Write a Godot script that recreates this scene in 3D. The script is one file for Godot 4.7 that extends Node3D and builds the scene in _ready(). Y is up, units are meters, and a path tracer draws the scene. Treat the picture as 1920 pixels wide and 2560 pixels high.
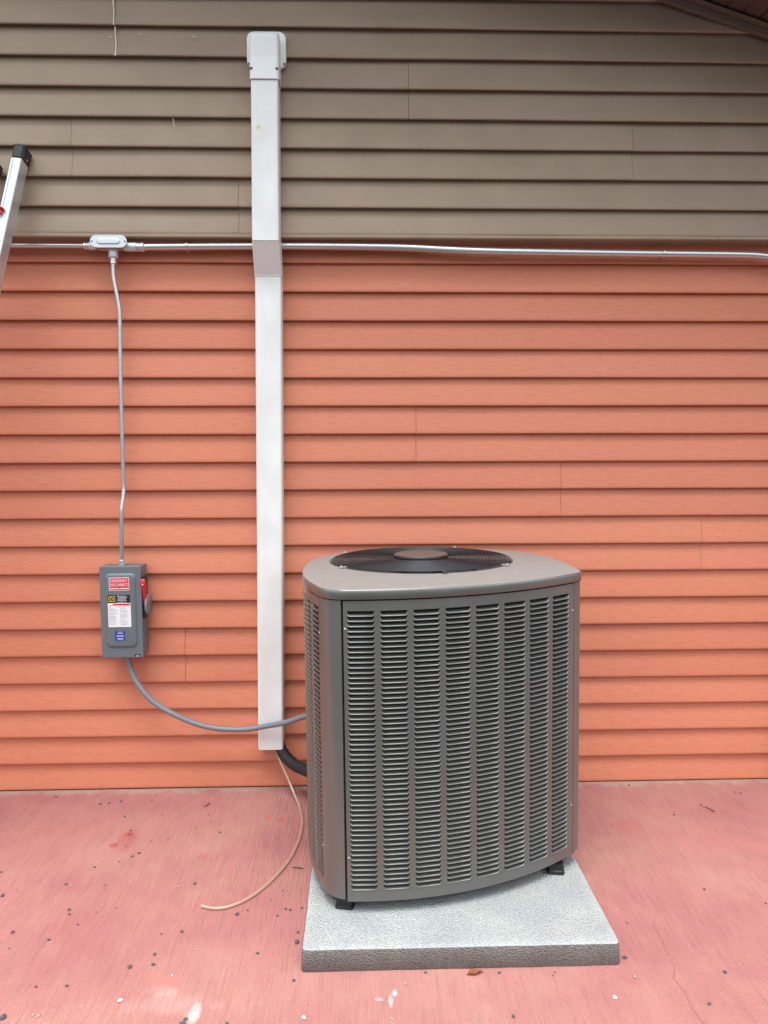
extends Node3D
# A condenser unit on a pad in front of a house wall in lap siding.
# The wall face lies at z = 0 (lower siding), x runs along the wall, y up, +z towards the viewer.

const ROW := 0.127          # exposure of one lap
const BROWN_Z := 0.08       # the upper wall stands proud of the lower one

var M := {}                 # materials
var rng := RandomNumberGenerator.new()
var names := {}

# ------------------------------------------------------------------ helpers: objects

func numbered(called: String) -> String:
	var n: int = names.get(called, 0)
	names[called] = n + 1
	return called if n == 0 else "%s_%03d" % [called, n]

func thing(called: String, label: String, category: String, at := Vector3.ZERO, group := "") -> Node3D:
	var o := Node3D.new()
	o.name = numbered(called)
	o.position = at
	tag(o, label, category, group)
	add_child(o)
	return o

func tag(o: Node, label: String, category := "", group := "") -> void:
	o.set_meta("label", label)
	if category: o.set_meta("category", category)
	if group: o.set_meta("group", group)

func st_new() -> SurfaceTool:
	var st := SurfaceTool.new()
	st.begin(Mesh.PRIMITIVE_TRIANGLES)
	st.set_smooth_group(-1)
	return st

func finish(st: SurfaceTool) -> ArrayMesh:
	st.generate_normals()
	return st.commit()

func part(called: String, mesh: Mesh, m: Material, parent: Node) -> MeshInstance3D:
	var o := MeshInstance3D.new()
	o.name = called
	o.mesh = mesh
	o.material_override = m
	o.cast_shadow = GeometryInstance3D.SHADOW_CASTING_SETTING_ON
	parent.add_child(o, true)
	return o

func single(called: String, mesh: Mesh, m: Material, label: String, category: String, at := Vector3.ZERO, group := "") -> MeshInstance3D:
	var o := MeshInstance3D.new()
	o.name = numbered(called)
	o.mesh = mesh
	o.material_override = m
	o.position = at
	tag(o, label, category, group)
	add_child(o)
	return o

# ------------------------------------------------------------------ helpers: shapes

func tri(st: SurfaceTool, a: Vector3, b: Vector3, c: Vector3) -> void:
	st.add_vertex(a); st.add_vertex(b); st.add_vertex(c)

func quad(st: SurfaceTool, a: Vector3, b: Vector3, c: Vector3, d: Vector3) -> void:
	tri(st, a, b, c); tri(st, a, c, d)

# rows of points, joined into a sheet; closed = each row is a ring
func loft(st: SurfaceTool, rows: Array, closed := false, group := 0) -> void:
	st.set_smooth_group(group)
	for i in rows.size() - 1:
		var a: PackedVector3Array = rows[i]
		var b: PackedVector3Array = rows[i + 1]
		var n := a.size()
		for j in (n if closed else n - 1):
			var k := (j + 1) % n
			quad(st, a[j], b[j], b[k], a[k])

func fan_cap(st: SurfaceTool, ring: PackedVector3Array, flip := false, group := -1) -> void:
	st.set_smooth_group(group)
	var c := Vector3.ZERO
	for p in ring: c += p
	c /= ring.size()
	for j in ring.size():
		var k := (j + 1) % ring.size()
		if flip: tri(st, c, ring[k], ring[j])
		else: tri(st, c, ring[j], ring[k])

# box with chamfered edges
func box(st: SurfaceTool, c: Vector3, size: Vector3, bevel := 0.002, turn := Basis.IDENTITY) -> void:
	var h := size * 0.5
	var b: float = min(bevel, min(h.x, min(h.y, h.z)) * 0.9)
	var rings := []
	for l in [[-h.y, b], [-h.y + b, 0.0], [h.y - b, 0.0], [h.y, b]]:
		var y: float = l[0]
		var i: float = l[1]
		var x := h.x - i
		var z := h.z - i
		var r := PackedVector3Array()
		for p in [Vector2(x - b, z), Vector2(x, z - b), Vector2(x, -z + b), Vector2(x - b, -z), Vector2(-x + b, -z), Vector2(-x, -z + b), Vector2(-x, z - b), Vector2(-x + b, z)]:
			r.append(c + turn * Vector3(p.x, y, p.y))
		rings.append(r)
	loft(st, rings, true, -1)
	fan_cap(st, rings[0]); fan_cap(st, rings[3], true)

func tube(st: SurfaceTool, pts: PackedVector3Array, r, seg := 12, caps := true) -> void:
	var n := pts.size()
	var side := Vector3.ZERO
	var rings := []
	for i in n:
		var t := (pts[min(i + 1, n - 1)] - pts[max(i - 1, 0)]).normalized()
		if side == Vector3.ZERO:
			side = t.cross(Vector3.UP if absf(t.y) < 0.9 else Vector3.RIGHT).normalized()
		side = (side - t * side.dot(t)).normalized()
		var up := side.cross(t)
		var rad: float = r[i] if r is Array else r
		var ring := PackedVector3Array()
		for k in seg:
			var a := TAU * k / seg
			ring.append(pts[i] + (side * cos(a) + up * sin(a)) * rad)
		rings.append(ring)
	loft(st, rings, true, 0)
	if caps:
		fan_cap(st, rings[0]); fan_cap(st, rings[n - 1], true)

# smooth curve through points
func curve(pts: Array, per := 8, closed := false) -> PackedVector3Array:
	var out := PackedVector3Array()
	var n := pts.size()
	var last := n if closed else n - 1
	for i in last:
		var p0: Vector3 = pts[(i - 1 + n) % n] if closed or i > 0 else pts[0]
		var p1: Vector3 = pts[i]
		var p2: Vector3 = pts[(i + 1) % n]
		var p3: Vector3 = pts[(i + 2) % n] if closed or i + 2 < n else pts[n - 1]
		for k in per:
			out.append(p1.cubic_interpolate(p2, p0, p3, float(k) / per))
	if not closed: out.append(pts[n - 1])
	return out

# profile of (radius, height) turned about the y axis, then placed
func lathe(st: SurfaceTool, prof: Array, xf: Transform3D, seg := 24, group := 0) -> void:
	var rows := []
	for p in prof:
		var ring := PackedVector3Array()
		for k in seg:
			var a := TAU * k / seg
			ring.append(xf * Vector3(cos(a) * p[0], p[1], sin(a) * p[0]))
		rows.append(ring)
	loft(st, rows, true, group)

func along(axis: Vector3, at: Vector3) -> Transform3D:
	var y := axis.normalized()
	var x := y.cross(Vector3(0.3, 0.2, 0.9)).normalized()
	return Transform3D(Basis(x, y, x.cross(y)), at)

# rounded rectangle in the xy plane
func round_rect(w: float, h: float, r: float, n := 4) -> PackedVector2Array:
	var out := PackedVector2Array()
	for q in 4:
		var cx := (w * 0.5 - r) * (1 if q == 0 or q == 3 else -1)
		var cy := (h * 0.5 - r) * (1 if q < 2 else -1)
		for k in n + 1:
			var a := PI * 0.5 * (q + float(k) / n)
			out.append(Vector2(cx + cos(a) * r, cy + sin(a) * r))
	return out

func ring_of(poly: PackedVector2Array, c: Vector3, z: float, inset := 0.0, w := 1.0, h := 1.0) -> PackedVector3Array:
	var out := PackedVector3Array()
	for p in poly:
		out.append(c + Vector3(p.x * (1.0 - 2.0 * inset / w), p.y * (1.0 - 2.0 * inset / h), z))
	return out

# ------------------------------------------------------------------ helpers: textures

func noise(seed_: int, freq: float, octaves := 4, kind := FastNoiseLite.TYPE_SIMPLEX_SMOOTH) -> FastNoiseLite:
	var n := FastNoiseLite.new()
	n.seed = seed_
	n.frequency = freq
	n.noise_type = kind
	n.fractal_octaves = octaves
	return n

func grey_image(n: FastNoiseLite, size: int) -> Image:
	var im := n.get_seamless_image(size, size, false, false, 0.1, true)
	im.convert(Image.FORMAT_L8)
	return im

func ramp_tex(im: Image, lo: Color, hi: Color, power := 1.0) -> ImageTexture:
	var d := im.get_data()
	var out := PackedByteArray()
	out.resize(d.size() * 3)
	var table := []
	for i in 256:
		var c := lo.lerp(hi, pow(i / 255.0, power))
		table.append([int(c.r * 255), int(c.g * 255), int(c.b * 255)])
	for i in d.size():
		var t: Array = table[d[i]]
		out[i * 3] = t[0]; out[i * 3 + 1] = t[1]; out[i * 3 + 2] = t[2]
	return ImageTexture.create_from_image(Image.create_from_data(im.get_width(), im.get_height(), false, Image.FORMAT_RGB8, out))

func normal_tex(im: Image, strength: float) -> ImageTexture:
	var c: Image = im.duplicate()
	c.convert(Image.FORMAT_RGBA8)
	c.bump_map_to_normal_map(strength)
	return ImageTexture.create_from_image(c)

func lin(r: float, g: float, b: float) -> Color:
	return Color(r, g, b).linear_to_srgb()

func mat(col: Color, rough := 0.6, metal := 0.0) -> StandardMaterial3D:
	var m := StandardMaterial3D.new()
	m.albedo_color = col
	m.roughness = rough
	m.metallic = metal
	m.cull_mode = BaseMaterial3D.CULL_DISABLED
	return m

func triplanar(m: StandardMaterial3D, scale_: Vector3) -> void:
	m.uv1_triplanar = true
	m.uv1_world_triplanar = true
	m.uv1_scale = scale_

func make_materials() -> void:
	var grain := grey_image(noise(11, 0.02, 4), 512)
	var blotch := grey_image(noise(12, 0.008, 5), 512)
	var fine := grey_image(noise(13, 0.09, 3), 512)
	var grit := grey_image(noise(14, 0.16, 3), 512)
	var spots := grey_image(noise(15, 0.11, 2), 512)

	var m := mat(lin(0.67, 0.22, 0.12), 0.62)
	m.albedo_texture = ramp_tex(grain, Color(0.925, 0.92, 0.915), Color(1.0, 1.0, 1.0))
	m.normal_enabled = true; m.normal_texture = normal_tex(grain, 5.0); m.normal_scale = 0.35
	triplanar(m, Vector3(1.1, 8.0, 8.0))
	M.red = m
	M.red0 = m
	M.red1 = m.duplicate(); M.red1.albedo_color = lin(0.64, 0.207, 0.113)
	M.red2 = m.duplicate(); M.red2.albedo_color = lin(0.685, 0.23, 0.128)
	m = mat(lin(0.365, 0.264, 0.182), 0.58)
	m.albedo_texture = speckled(blotch)
	m.normal_enabled = true; m.normal_texture = normal_tex(grain, 4.0); m.normal_scale = 0.2
	triplanar(m, Vector3(0.8, 0.8, 0.8))
	M.brown = m
	m = mat(lin(0.12, 0.078, 0.06), 0.6)
	m.albedo_texture = ramp_tex(blotch, Color(0.9, 0.9, 0.9), Color.WHITE)
	triplanar(m, Vector3(1, 2, 2))
	M.soffit = m
	M.trim = mat(lin(0.15, 0.115, 0.085), 0.5)
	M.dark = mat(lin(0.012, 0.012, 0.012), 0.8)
	M.shingle = mat(lin(0.06, 0.055, 0.05), 0.9)

	m = mat(lin(0.90, 0.885, 0.84), 0.42)
	m.albedo_texture = speckled(blotch)
	triplanar(m, Vector3(1.3, 0.9, 1.3))
	M.cover = m
	m = mat(lin(0.87, 0.865, 0.84), 0.35)
	M.cover_new = m

	m = mat(lin(0.74, 0.75, 0.75), 0.3, 0.85)
	m.albedo_texture = ramp_tex(fine, Color(0.80, 0.80, 0.80), Color.WHITE)
	triplanar(m, Vector3(3, 3, 3))
	M.galv = m
	m = mat(lin(0.66, 0.70, 0.72), 0.42, 0.6)
	M.cast = m
	M.bright = mat(lin(0.75, 0.75, 0.76), 0.3, 0.8)

	m = mat(lin(0.112, 0.108, 0.098), 0.3)
	m.metallic_specular = 0.7
	m.clearcoat_enabled = true; m.clearcoat = 0.3; m.clearcoat_roughness = 0.25
	m.albedo_texture = ramp_tex(blotch, Color(0.93, 0.92, 0.90), Color.WHITE)
	triplanar(m, Vector3(1.2, 1.2, 1.2))
	M.unit = m
	# lid: the same paint under settled pinkish dust with pale grains
	m = mat(lin(0.275, 0.265, 0.25), 0.5)
	m.albedo_texture = lid_texture(blotch, spots)
	triplanar(m, Vector3(2.4, 2.4, 2.4))
	m.normal_enabled = true; m.normal_texture = normal_tex(fine, 2.0); m.normal_scale = 0.15
	M.lid = m
	M.guard = mat(lin(0.016, 0.018, 0.022), 0.36)
	m = mat(lin(0.22, 0.13, 0.10), 0.85)
	m.albedo_texture = ramp_tex(spots, Color(0.55, 0.5, 0.5), Color(1, 1, 1))
	triplanar(m, Vector3(9, 9, 9))
	M.rust = m
	M.screw = mat(lin(0.35, 0.35, 0.34), 0.4, 0.3)
	M.blade = mat(lin(0.05, 0.05, 0.05), 0.5)
	M.foot = mat(lin(0.008, 0.008, 0.008), 0.5)

	var cast := rough_cast()
	m = mat(lin(0.60, 0.605, 0.60), 0.85)
	m.albedo_texture = cast[0]
	m.normal_enabled = true; m.normal_texture = cast[1]; m.normal_scale = 0.9
	triplanar(m, Vector3(0.8, 0.8, 0.8))
	m.uv1_offset = Vector3(0.24, 0.1, -0.16)
	M.pad = m
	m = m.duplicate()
	m.albedo_color = lin(0.255, 0.236, 0.218)  # same rough cast in a darker, browner tone for the pad edge
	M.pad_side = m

	M.box = mat(lin(0.135, 0.155, 0.168), 0.4)
	M.red_plastic = mat(lin(0.62, 0.02, 0.025), 0.35)
	M.black = mat(lin(0.015, 0.015, 0.016), 0.45)
	m = mat(lin(0.012, 0.012, 0.013), 0.65)
	m.normal_enabled = true; m.normal_texture = normal_tex(blotch, 6.0); m.normal_scale = 0.6
	triplanar(m, Vector3(9, 9, 9))
	M.foam = m
	M.flex = mat(lin(0.19, 0.205, 0.225), 0.38)
	m = mat(Color(0.83, 0.70, 0.60, 0.5), 0.12)
	m.transparency = BaseMaterial3D.TRANSPARENCY_ALPHA
	M.clear = m
	M.copper = mat(lin(0.55, 0.22, 0.1), 0.4, 0.6)
	m = mat(lin(0.78, 0.79, 0.80), 0.32, 0.55)
	m.albedo_texture = ramp_tex(fine, Color(0.88, 0.88, 0.88), Color.WHITE)
	triplanar(m, Vector3(2, 2, 2))
	M.alu = m
	M.caulk = mat(lin(0.78, 0.74, 0.68), 0.6)
	M.white = mat(lin(0.8, 0.8, 0.8), 0.45)
	M.signal = mat(lin(0.68, 0.015, 0.03), 0.4)
	M.yellow = mat(lin(0.75, 0.55, 0.04), 0.45)
	m = mat(lin(0.14, 0.135, 0.14), 0.85)
	m.albedo_texture = ramp_tex(grit, Color(0.6, 0.6, 0.6), Color.WHITE)
	triplanar(m, Vector3(12, 12, 12))
	M.stone = m
	M.stone_pale = mat(lin(0.42, 0.30, 0.25), 0.85)
	M.stone_white = mat(lin(0.72, 0.70, 0.66), 0.8)
	M.leaf = mat(lin(0.25, 0.07, 0.02), 0.7)
	M.twig = mat(lin(0.07, 0.05, 0.04), 0.9)
	m = mat(lin(0.06, 0.06, 0.062), 0.95)  # unseen yard, added dark to keep bounce light off the wall
	m.albedo_texture = ramp_tex(grit, Color(0.7, 0.7, 0.7), Color.WHITE)
	triplanar(m, Vector3(1, 1, 1))
	M.dark_yard = m

func speckled(blotch: Image) -> ImageTexture:   # faint blotches with small dark specks of dirt
	var n := 1024
	var big: Image = blotch.duplicate()
	big.resize(n, n, Image.INTERPOLATE_CUBIC)
	var d := big.get_data()
	var out := PackedByteArray(); out.resize(n * n * 3)
	for i in n * n:
		var v := 236 + int(d[i] * 0.07)
		out[i * 3] = v; out[i * 3 + 1] = v; out[i * 3 + 2] = v
	var img := Image.create_from_data(n, n, false, Image.FORMAT_RGB8, out)
	var r := RandomNumberGenerator.new(); r.seed = 61
	for i in 900:
		var q := r.randf_range(0.62, 0.9)
		img.fill_rect(Rect2i(r.randi() % (n - 4), r.randi() % (n - 4), 1 + r.randi() % 2, 1 + r.randi() % 2), Color(q, q * 0.97, q * 0.94))
	return ImageTexture.create_from_image(img)

func rough_cast() -> Array:   # stippled surface of the pad: colour and relief, 1.25 m of it
	var n := noise(71, 0.17, 3)
	var im := n.get_image(1024, 1024, false, false, true)
	im.convert(Image.FORMAT_L8)
	var blots := noise(72, 0.006, 4).get_image(1024, 1024, false, false, true)
	blots.convert(Image.FORMAT_L8)
	var a := im.get_data()
	var b := blots.get_data()
	var out := PackedByteArray(); out.resize(a.size() * 3)
	for i in a.size():
		var v := 196.0 + a[i] * 0.15 + b[i] * 0.08
		if a[i] < 62: v -= 28.0
		var w := clampi(int(v), 0, 255)
		out[i * 3] = w; out[i * 3 + 1] = w; out[i * 3 + 2] = clampi(w - b[i] / 40, 0, 255)
	return [ImageTexture.create_from_image(Image.create_from_data(1024, 1024, false, Image.FORMAT_RGB8, out)), normal_tex(im, 10.0)]

func lid_texture(blotch: Image, spots: Image) -> ImageTexture:
	var n := 1024
	var r := RandomNumberGenerator.new(); r.seed = 5
	var base := noise(21, 0.006, 4)
	var img := Image.create(n, n, false, Image.FORMAT_RGB8)
	for y in n:
		for x in n:
			var k := clampf(base.get_noise_2d(x, y) * 0.9 + 0.5, 0, 1)
			img.set_pixel(x, y, Color(0.92, 0.93, 0.93).lerp(Color(1.0, 0.955, 0.935), k))
	for i in 1500:
		var x := r.randi() % (n - 6)
		var y := r.randi() % (n - 6)
		if base.get_noise_2d(x, y) < r.randf_range(-0.5, 0.35): continue
		var s := 1 + (r.randi() % 3)
		img.fill_rect(Rect2i(x, y, s, 1 + r.randi() % 2), Color(1, 0.97, 0.93).lerp(Color(0.72, 0.6, 0.55), float(r.randi() % 2) * 0.6))
	return ImageTexture.create_from_image(img)

# red-stained, broom-finished concrete: 4.4 m x 2.2 m of it, 2 mm to the pixel
func slab_material() -> StandardMaterial3D:
	var w := 2048
	var h := 1024
	var px := 4.4 / w
	var broom := noise(31, 1.0, 3)
	var blot := noise(32, 1.0, 4)
	var worn := noise(33, 1.0, 5)
	var grain := noise(34, 1.0, 2)
	var col := PackedByteArray(); col.resize(w * h * 3)
	var hgt := PackedByteArray(); hgt.resize(w * h)
	# stains and spills seen on the slab: x, z, radius x, radius z, colour, strength
	var marks := [
		[-0.955, 0.47, 0.045, 0.10, Color(0.42, 0.05, 0.05), 0.6], [-0.96, 0.43, 0.02, 0.02, Color(0.2, 0.02, 0.02), 0.7], [-1.0, 0.515, 0.02, 0.02, Color(0.35, 0.03, 0.03), 0.6],
		[-0.475, 1.455, 0.018, 0.05, Color(0.70, 0.60, 0.58), 0.6], [-0.56, 1.42, 0.16, 0.05, Color(0.62, 0.42, 0.40), 0.25], [-0.60, 1.37, 0.06, 0.03, Color(0.62, 0.42, 0.40), 0.2],
		[0.088, 1.40, 0.010, 0.018, Color(0.80, 0.72, 0.70), 0.7], [0.075, 1.43, 0.008, 0.03, Color(0.78, 0.68, 0.65), 0.55], [0.045, 1.425, 0.016, 0.008, Color(0.78, 0.68, 0.65), 0.45],
		[1.10, 0.43, 0.09, 0.05, Color(0.45, 0.13, 0.12), 0.6], [1.30, 0.55, 0.22, 0.12, Color(0.46, 0.15, 0.14), 0.35], [1.5, 0.6, 0.2, 0.1, Color(0.46, 0.15, 0.14), 0.35],
		[-1.3, 0.45, 0.3, 0.25, Color(0.42, 0.13, 0.12), 0.3], [-0.6, 0.25, 0.4, 0.15, Color(0.42, 0.15, 0.14), 0.25],
		[-0.62, 0.62, 0.03, 0.03, Color(0.5, 0.08, 0.06), 0.4], [-0.35, 0.32, 0.02, 0.02, Color(0.55, 0.08, 0.06), 0.6], [-0.41, 0.3, 0.015, 0.015, Color(0.6, 0.1, 0.06), 0.6],
		[-0.6, 1.32, 0.08, 0.03, Color(0.55, 0.15, 0.13), 0.25], [0.45, 1.36, 0.06, 0.03, Color(0.52, 0.14, 0.12), 0.25]]
	var crack := [Vector2(0.961, 1.103), Vector2(0.958, 1.166), Vector2(0.947, 1.263), Vector2(0.945, 1.319), Vector2(0.923, 1.367), Vector2(0.929, 1.427), Vector2(0.925, 1.501), Vector2(0.93, 1.56), Vector2(0.92, 1.7)]
	var base_a := Color(0.415, 0.152, 0.141)
	var base_b := Color(0.425, 0.192, 0.156)
	for j in h:
		var z := j * px
		for i in w:
			var x := -2.2 + i * px
			var b := broom.get_noise_2d(x * 190.0 + z * 1.5, z * 2.6)          # lines swept away from the wall
			var l := blot.get_noise_2d(x * 1.3, z * 1.3)
			var f := worn.get_noise_2d(x * 9.0, z * 6.0)
			var g := grain.get_noise_2d(x * 260.0, z * 200.0)
			var c := base_a.lerp(base_b, clampf(0.5 + l * 0.9 + f * 0.3, 0, 1))
			var k := 1.0 + b * 0.05 + g * 0.30 + f * 0.05 + l * 0.10
			if b < -0.38: k -= 0.07 * clampf((-0.38 - b) * 6.0, 0, 1) * clampf(0.6 + f * 2.0, 0, 1)
			# pale grit swept against the foot of the wall, with a ragged edge
			var grit := clampf((0.05 + f * 0.05 + g * 0.03 - z) * 40.0, 0, 1)
			if grit > 0: c = c.lerp(Color(0.40, 0.29, 0.24), grit * 0.7)
			c = Color(c.r * k, c.g * k, c.b * k)
			for m in marks:
				var dx: float = (x - m[0]) / m[2]
				var dz: float = (z - m[1]) / m[3]
				var d := dx * dx + dz * dz
				if d < 1.6:
					var e := clampf((1.0 - d + f * 0.9 + g * 0.4) * 1.1, 0, 1) * float(m[5])
					var mc: Color = m[4]
					c = c.lerp(mc * (1.0 + b * 0.1), e)
			var o := (j * w + i) * 3
			var s := Color(clampf(c.r, 0, 1), clampf(c.g, 0, 1), clampf(c.b, 0, 1)).linear_to_srgb()
			col[o] = int(s.r * 255); col[o + 1] = int(s.g * 255); col[o + 2] = int(s.b * 255)
			hgt[j * w + i] = int(clampf(0.5 + b * 0.42 + g * 0.2, 0, 1) * 255)
	var im := Image.create_from_data(w, h, false, Image.FORMAT_RGB8, col)
	var r := RandomNumberGenerator.new(); r.seed = 8
	for q in crack.size() - 1:
		for s in 60:
			var p: Vector2 = crack[q].lerp(crack[q + 1], s / 60.0)
			im.set_pixel(int((p.x + 2.2) / px) + (1 if r.randf() < 0.15 else 0), int(p.y / px), lin(0.27, 0.095, 0.085))
	for i in 500:   # grains of pale grit
		im.fill_rect(Rect2i(r.randi() % (w - 4), r.randi() % (h - 4), 1 + r.randi() % 2, 1), lin(0.62, 0.45, 0.38))
	for i in 350:   # dark specks
		im.fill_rect(Rect2i(r.randi() % (w - 4), r.randi() % (h - 4), 1 + r.randi() % 2, 1), lin(0.12, 0.06, 0.05))
	var m := mat(Color.WHITE, 0.85)
	m.albedo_texture = ImageTexture.create_from_image(im)
	m.normal_enabled = true
	m.normal_texture = normal_tex(Image.create_from_data(w, h, false, Image.FORMAT_L8, hgt), 5.0)
	m.normal_scale = 0.6
	return m

# ------------------------------------------------------------------ the setting

func _ready() -> void:
	rng.seed = 77
	var cam := Camera3D.new()
	cam.name = "camera"
	cam.position = Vector3(0, 1.5621, 3.5195)
	cam.rotation = Vector3(deg_to_rad(-4.3606), deg_to_rad(-1.6956), deg_to_rad(-0.1841))
	cam.fov = 67.31
	cam.near = 0.05
	cam.far = 200.0
	add_child(cam)
	cam.current = true

	var sky := Sky.new()
	var sm := ProceduralSkyMaterial.new()
	sm.sky_top_color = Color(0.93, 0.965, 1.0)
	sm.sky_horizon_color = Color(0.42, 0.445, 0.47)
	sm.sky_curve = 0.45
	sm.ground_bottom_color = Color(0.25, 0.24, 0.23)
	sm.ground_horizon_color = Color(0.25, 0.25, 0.25)
	sky.sky_material = sm
	var env := Environment.new()
	env.background_mode = Environment.BG_SKY
	env.sky = sky
	env.background_energy_multiplier = 1.0
	env.tonemap_mode = Environment.TONE_MAPPER_LINEAR
	env.tonemap_exposure = 3.45
	env.sdfgi_enabled = true
	env.ssao_enabled = true
	env.ssil_enabled = true
	var we := WorldEnvironment.new()
	we.name = "environment"
	we.environment = env
	add_child(we)
	var sun := DirectionalLight3D.new()
	sun.name = "sun"
	sun.light_energy = 0.38
	sun.light_color = Color(0.97, 0.99, 1.0)
	sun.light_angular_distance = 40.0
	sun.shadow_enabled = true
	add_child(sun)
	sun.look_at_from_position(Vector3(-0.2, 3.0, 0.85), Vector3.ZERO)

	make_materials()
	print("materials")
	make_ground()
	print("ground")
	make_house()
	make_cover()
	make_conduit()
	make_switch()
	make_pad()
	make_unit()
	print("unit")
	make_lines()
	make_ladder()
	make_litter()

func make_ground() -> void:
	var st := st_new()
	quad(st, Vector3(-60, -0.14, -60), Vector3(60, -0.14, -60), Vector3(60, -0.14, 60), Vector3(-60, -0.14, 60))
	var g := part("ground", finish(st), M.dark_yard, self)
	g.set_meta("kind", "structure")
	g.set_meta("label", "unseen dark yard added around the red concrete slab to cut bounce light")
	st = st_new()
	var x0 := -6.6
	var x1 := 6.6
	var z0 := -0.05
	var z1 := 1.9  # slab ends just out of view, cut short to limit red bounce
	var uv := func(p: Vector3) -> Vector2: return Vector2((p.x + 2.2) / 4.4, p.z / 2.2)
	var cells := 12
	for i in cells:
		var a := lerpf(x0, x1, float(i) / cells)
		var b := lerpf(x0, x1, float(i + 1) / cells)
		for p in [Vector3(a, 0, z0), Vector3(b, 0, z0), Vector3(b, 0, z1), Vector3(a, 0, z0), Vector3(b, 0, z1), Vector3(a, 0, z1)]:
			st.set_uv(uv.call(p)); st.add_vertex(p)
	for e in [[Vector3(x0, 0, z1), Vector3(x1, 0, z1)], [Vector3(x1, 0, z1), Vector3(x1, 0, z0)], [Vector3(x0, 0, z0), Vector3(x0, 0, z1)]]:
		var d := Vector3(0, -0.16, 0)
		var pa: Vector3 = e[0]
		var pb: Vector3 = e[1]
		for p in [pa, pb, pb + d, pa, pb + d, pa + d]:
			st.set_uv(uv.call(p) + Vector2(0, p.y)); st.add_vertex(p)
	st.generate_normals(); st.generate_tangents()
	var s := part("concrete_slab", st.commit(), slab_material(), self)
	s.set_meta("kind", "structure")
	s.set_meta("label", "red stained broom-finished concrete slab at the foot of the wall")

# one lap of siding from xa to xb whose lower edge is at height y, in front of depth z
func lap(xa: float, xb: float, y: float, z: float, height: float, nz: FastNoiseLite, over := 0.0, under := 0.017) -> ArrayMesh:
	var st := st_new()
	var n: int = max(2, int(ceil((xb - xa) / 0.12)))
	# hooked butt edge: the lip turns back and up, leaving a slot over the lap below
	var lip := under * 0.42
	var prof := [[0.024, -lip - 0.001], [0.002, -lip], [-0.0004, -lip + 0.0012], [-0.0006, -0.0032], [0.0006, -0.001], [0.003, 0.0], [0.012, -0.0006], [height * 0.5, -under * 0.46], [height + 0.002, -under], [height + 0.026, -under - 0.003]]
	var rows := []
	for i in n + 1:
		var x := lerpf(xa, xb, float(i) / n)
		var wz := nz.get_noise_2d(x * 9.0, y * 40.0) * 0.0022 + over
		var wy := nz.get_noise_2d(x * 5.0 + 50.0, y * 40.0) * 0.0012
		var r := PackedVector3Array()
		for p in prof: r.append(Vector3(x, y + p[0] + wy, z + p[1] + wz))
		rows.append(r)
	loft(st, rows, false, 0)
	return finish(st)

func rake_y(x: float) -> float:   # lower edge of the gable trim along the wall
	return 3.492 - 0.313 * (x - 1.259)

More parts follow.
